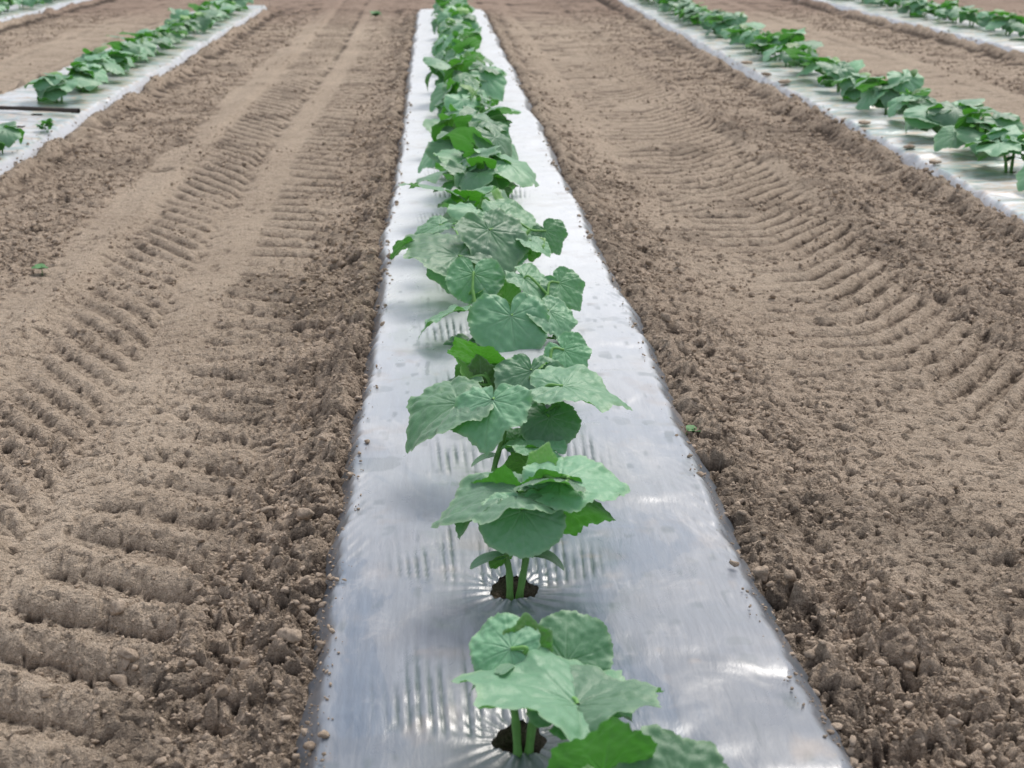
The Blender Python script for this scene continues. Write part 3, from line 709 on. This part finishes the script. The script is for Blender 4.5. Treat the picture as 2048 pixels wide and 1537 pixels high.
def make_plant(seed, scale, loc, label, group):
    r = random.Random(seed); t = thing('cucumber_plant', loc, label, 'plant', group)
    ns = 2; stems = []
    for s in range(ns):
        a = r.uniform(0, 360) if s == 0 else a+r.uniform(120, 240)
        dx, dy = math.sin(R(a)), math.cos(R(a)); hgt = r.uniform(.11, .16)*scale; lean = r.uniform(.04, .08)*scale
        pts = [Vector((dx*.012, dy*.012, -.02)), Vector((dx*.016, dy*.016, hgt*.4)), Vector((dx*lean*.5, dy*lean*.5, hgt*.8)), Vector((dx*lean, dy*lean, hgt*1.15))]
        stems.append(pts); obj('stem', tube_mesh('stem', [(pts, .0058, .004)]), M_STEM, t)
    nl = r.randint(10, 13)
    for i in range(nl):
        st = stems[i % ns]; k = (i//ns+1)/(nl/ns+1); p = st[1].lerp(st[3], k)
        az = i*137.5+r.uniform(-25, 25)
        L = r.uniform(.075, .125)*scale*(1.05-.35*abs(k-.5)); reach = r.uniform(.03, .085)*scale*(1.1-.6*k)
        a = p+Vector((math.sin(R(az))*reach, math.cos(R(az))*reach, r.uniform(.015, .055)*scale))
        pitch = r.uniform(-48, -2); roll = r.uniform(-20, 20)
        if r.random() < .22: pitch = r.uniform(15, 60)
        me = r.choice(BANK)
        if k > .8: L *= .6; pitch = r.uniform(30, 75); me = r.choice(YB)
        o = put_leaf(t, me, a, L, az, pitch, roll)
        mid = p.lerp(a, .5)+Vector((0, 0, .008))
        w = obj('petiole', tube_mesh('petiole', [([p, mid, a], .0034, .0026)]), M_STEM, o); w.matrix_parent_inverse = o.matrix_basis.inverted()
    for s in (-1, 1):
        az = r.uniform(0, 360); put_leaf(t, COT, stems[0][1].lerp(stems[0][2], .3), .05*scale, az, 0, 0)
    return t
def copy_plant(src, loc, rz, sc, label, group):
    c = src.copy(); COL.objects.link(c); c.location = loc; c.rotation_euler = (0, 0, rz); c.scale = (sc,)*3
    c['label'] = label; c['group'] = group
    for ch in list(src.children):
        k = ch.copy(); COL.objects.link(k); k.parent = c
        for g in list(ch.children):
            q = g.copy(); COL.objects.link(q); q.parent = k
    return c
def visible(p, m=60):
    q = CR.transposed() @ (p-CAM)
    if q.z > -.1: return False
    x = CX+F*q.x/-q.z; y = CY-F*q.y/-q.z
    return -m < x < 2048+m and -m < y < 1537+m
ORD = ['first', 'second', 'third', 'fourth', 'fifth', 'sixth', 'seventh', 'eighth', 'ninth', 'tenth', 'eleventh', 'twelfth', 'thirteenth', 'fourteenth', 'fifteenth', 'sixteenth', 'seventeenth', 'eighteenth', 'nineteenth', 'twentieth']
ORD += ['twenty-'+o for o in ORD[:9]]+['thirtieth']+['thirty-'+o for o in ORD[:9]]+['fortieth']+['forty-'+o for o in ORD[:9]]
PROTO = []
rr = random.Random(11)
def row(bn, start=0, skip=()):
    b = B[bn]; n = 0; vis = [h for h in b['holes'][start:] if visible(Vector((h[0], h[1], .1)), 120)]
    for hx, hy, hr in vis:
        if skip and skip[0] < hy < skip[1]: continue
        label = ('cucumber plant in the middle bed, %s whole one from the camera' % ORD[n+6]) if bn == 'centre' else 'cucumber plant, %s in view from the near end of the %s bed' % (ORD[n], {'right': 'right', 'left': 'left', 'far_right': 'top right corner', 'far_left': 'top left corner'}[bn])
        sc = rr.uniform(.95, 1.18); loc = Vector((hx, hy, -.010)); rz = rr.uniform(0, 6.28)
        if bn == 'centre' and hy < 8: sc *= 1.12
        if len(PROTO) < 7:
            t = make_plant(50+len(PROTO), 1.0, loc, label, GRP[bn]); t.scale = (sc,)*3; PROTO.append(t)
        else: copy_plant(rr.choice(PROTO), loc, rz, sc, label, GRP[bn])
        if bn != 'centre': last = [o for o in COL.objects if o.get('label') == label][0]; last.scale = (sc*1.08, sc*1.08, sc*.80)
        n += 1
row('centre', 7); row('right'); row('left', skip=(6.3, 7.75)); row('far_right'); row('far_left')

# ------------------------------------------------------------------ small things
p = on_ground(95, 262, 0)
copy_plant(PROTO[2], Vector((p.x, p.y, -.01)), 1.0, .30, 'smallest cucumber seedling on the left bed, just in front of the dark pipe', GRP['left'])
p = on_ground(2, 305, 0)
copy_plant(PROTO[4], Vector((p.x, p.y, -.01)), 2.0, .66, 'cucumber plant on the left bed cut by the left edge, nearer than the dark pipe', GRP['left'])
# dark irrigation pipe lying across the left bed
pa = on_ground(154, 222, .02); pb = on_ground(-260, 208, .0)
def pipe():
    t = thing('irrigation_pipe', pa, 'dark brown irrigation pipe lying across the left bed in a gap between plants', 'pipe', None)
    d = pb-pa; pts = [Vector((0, 0, 0)), d*.3+Vector((0, 0, .002)), d*.65, d]
    obj('pipe_body', tube_mesh('pipe_body', [(pts, .011, .011)]), M_PIPE, t)
    u = d.normalized(); obj('end_cap', tube_mesh('end_cap', [([-u*.012, u*.0, u*.03], .013, .013)]), M_PIPE, t)
    V, Fc = [], []
    return t
pipe()
# clods of soil resting on the right-hand film
iv, fi = ico(3)
CL = [(1568, 168, .034, 'large brown clod standing highest on the film of the right bed'), (1533, 152, .03, 'flat brown clod just beyond the largest clod on the right film'),
      (1494, 129, .034, 'farthest brown clod on the film of the right bed'), (1728, 250, .026, 'brown clod midway along the right film, beside the soil edge'),
      (1818, 297, .022, 'small brown clod on the right film, second nearest the camera'), (1869, 328, .022, 'small brown clod on the right film, nearest the camera')]
for i, (px, py, r_, lab) in enumerate(CL):
    p = on_ground(px, py, 0); rg = np.random.default_rng(i+900); v = iv.copy()
    d = 1+.16*np.sin(v@rg.normal(size=3)*3+i)+.10*np.sin(v@rg.normal(size=3)*7)+.06*np.sin(v@rg.normal(size=3)*13)
    v = v*d[:, None]*np.array([1.25, 1.0, .45])*r_*.85
    me = raw_mesh('soil_clod', v, fi); attr(me, 'tone', np.full(len(v), .6+.4*rg.random()))
    o = obj('soil_clod', me, M_CLOD); o.location = p+Vector((0, 0, r_*.35)); tag(o, lab, 'clod', 'clods on the right film')
# tiny weeds
def weed(px, py, s, lab, z=-.05):
    p = on_ground(px, py, z); t = thing('weed_seedling', p, lab, 'weed', None); rw = random.Random(px)
    for k in range(6):
        me = leaf_mesh(px+k, 'cot', 20, 4, 1.5, .1, .1, .5, .02); me.materials.append(M_WEED)
        put_leaf(t, me, Vector((0, 0, .006)), s*rw.uniform(.6, 1.1), k*63+rw.uniform(-20, 20), rw.uniform(0, 50), 0)
    obj('stem', tube_mesh('stem', [([Vector((0, 0, -.02)), Vector((0, 0, -.005)), Vector((0, 0, .01))], .0015, .0012)]), M_WEED, t)
weed(1384, 868, .022, 'tiny green weed at the right soil edge of the middle bed')
weed(84, 540, .034, 'tiny green weed in the tyre track at the left edge of the photo', -.06)
weed(752, 32, .10, 'small green weed on the bare soil beyond the end of the tracks', -.04)
# orange marker flag at the end of the left bed
p = on_ground(540, 18, -.04); t = thing('marker_flag', p, 'small orange marker flag at the far end of the left bed', 'flag', None)
obj('flag_wire', tube_mesh('flag_wire', [([Vector((0, 0, -.05)), Vector((0, 0, .05)), Vector((0, .003, .16))], .002, .002)]), M_WIRE, t)
nu, nv = 9, 5
V = [(u/(nu-1)*.07, .008*math.sin(u*1.1), .11+v/(nv-1)*.05) for v in range(nv) for u in range(nu)]
Fc = [(v*nu+u, v*nu+u+1, (v+1)*nu+u+1, (v+1)*nu+u) for v in range(nv-1) for u in range(nu-1)]
me = bpy.data.meshes.new('flag_cloth'); me.from_pydata(V, [], Fc); me.update(); obj('flag_cloth', me, M_FLAG, t)

# ------------------------------------------------------------------ light
SUN_EL, SUN_AZ = 54, 32       # azimuth clockwise from +Y (away from camera) towards +X
w = bpy.data.worlds.new('World'); scene.world = w; w.use_nodes = True
nt = w.node_tree; bg = nt.nodes['Background']
sky = nt.nodes.new('ShaderNodeTexSky'); sky.sky_type = 'NISHITA'; sky.sun_disc = False
sky.sun_elevation = R(SUN_EL); sky.sun_rotation = R(SUN_AZ); sky.dust_density = 4.0; sky.air_density = 1.0; sky.ozone_density = 1.0
hz = nt.nodes.new('ShaderNodeMix'); hz.data_type = 'RGBA'; hz.inputs[0].default_value = .55; hz.inputs[7].default_value = (6.7, 6.9, 7.4, 1)
nt.links.new(sky.outputs[0], hz.inputs[6]); nt.links.new(hz.outputs[2], bg.inputs[0]); bg.inputs[1].default_value = .118
sd = bpy.data.lights.new('sun', 'SUN'); so = bpy.data.objects.new('sun', sd); COL.objects.link(so)
sd.energy = 2.5; sd.angle = R(28); sd.color = (1, .955, .89)
dv = Vector((math.sin(R(SUN_AZ))*math.cos(R(SUN_EL)), math.cos(R(SUN_AZ))*math.cos(R(SUN_EL)), math.sin(R(SUN_EL))))
so.rotation_euler = dv.to_track_quat('Z', 'Y').to_euler()
scene.view_settings.view_transform = 'Standard'; scene.view_settings.look = 'None'; scene.view_settings.exposure = 0; scene.view_settings.gamma = 1
scene.cycles.max_bounces = 6
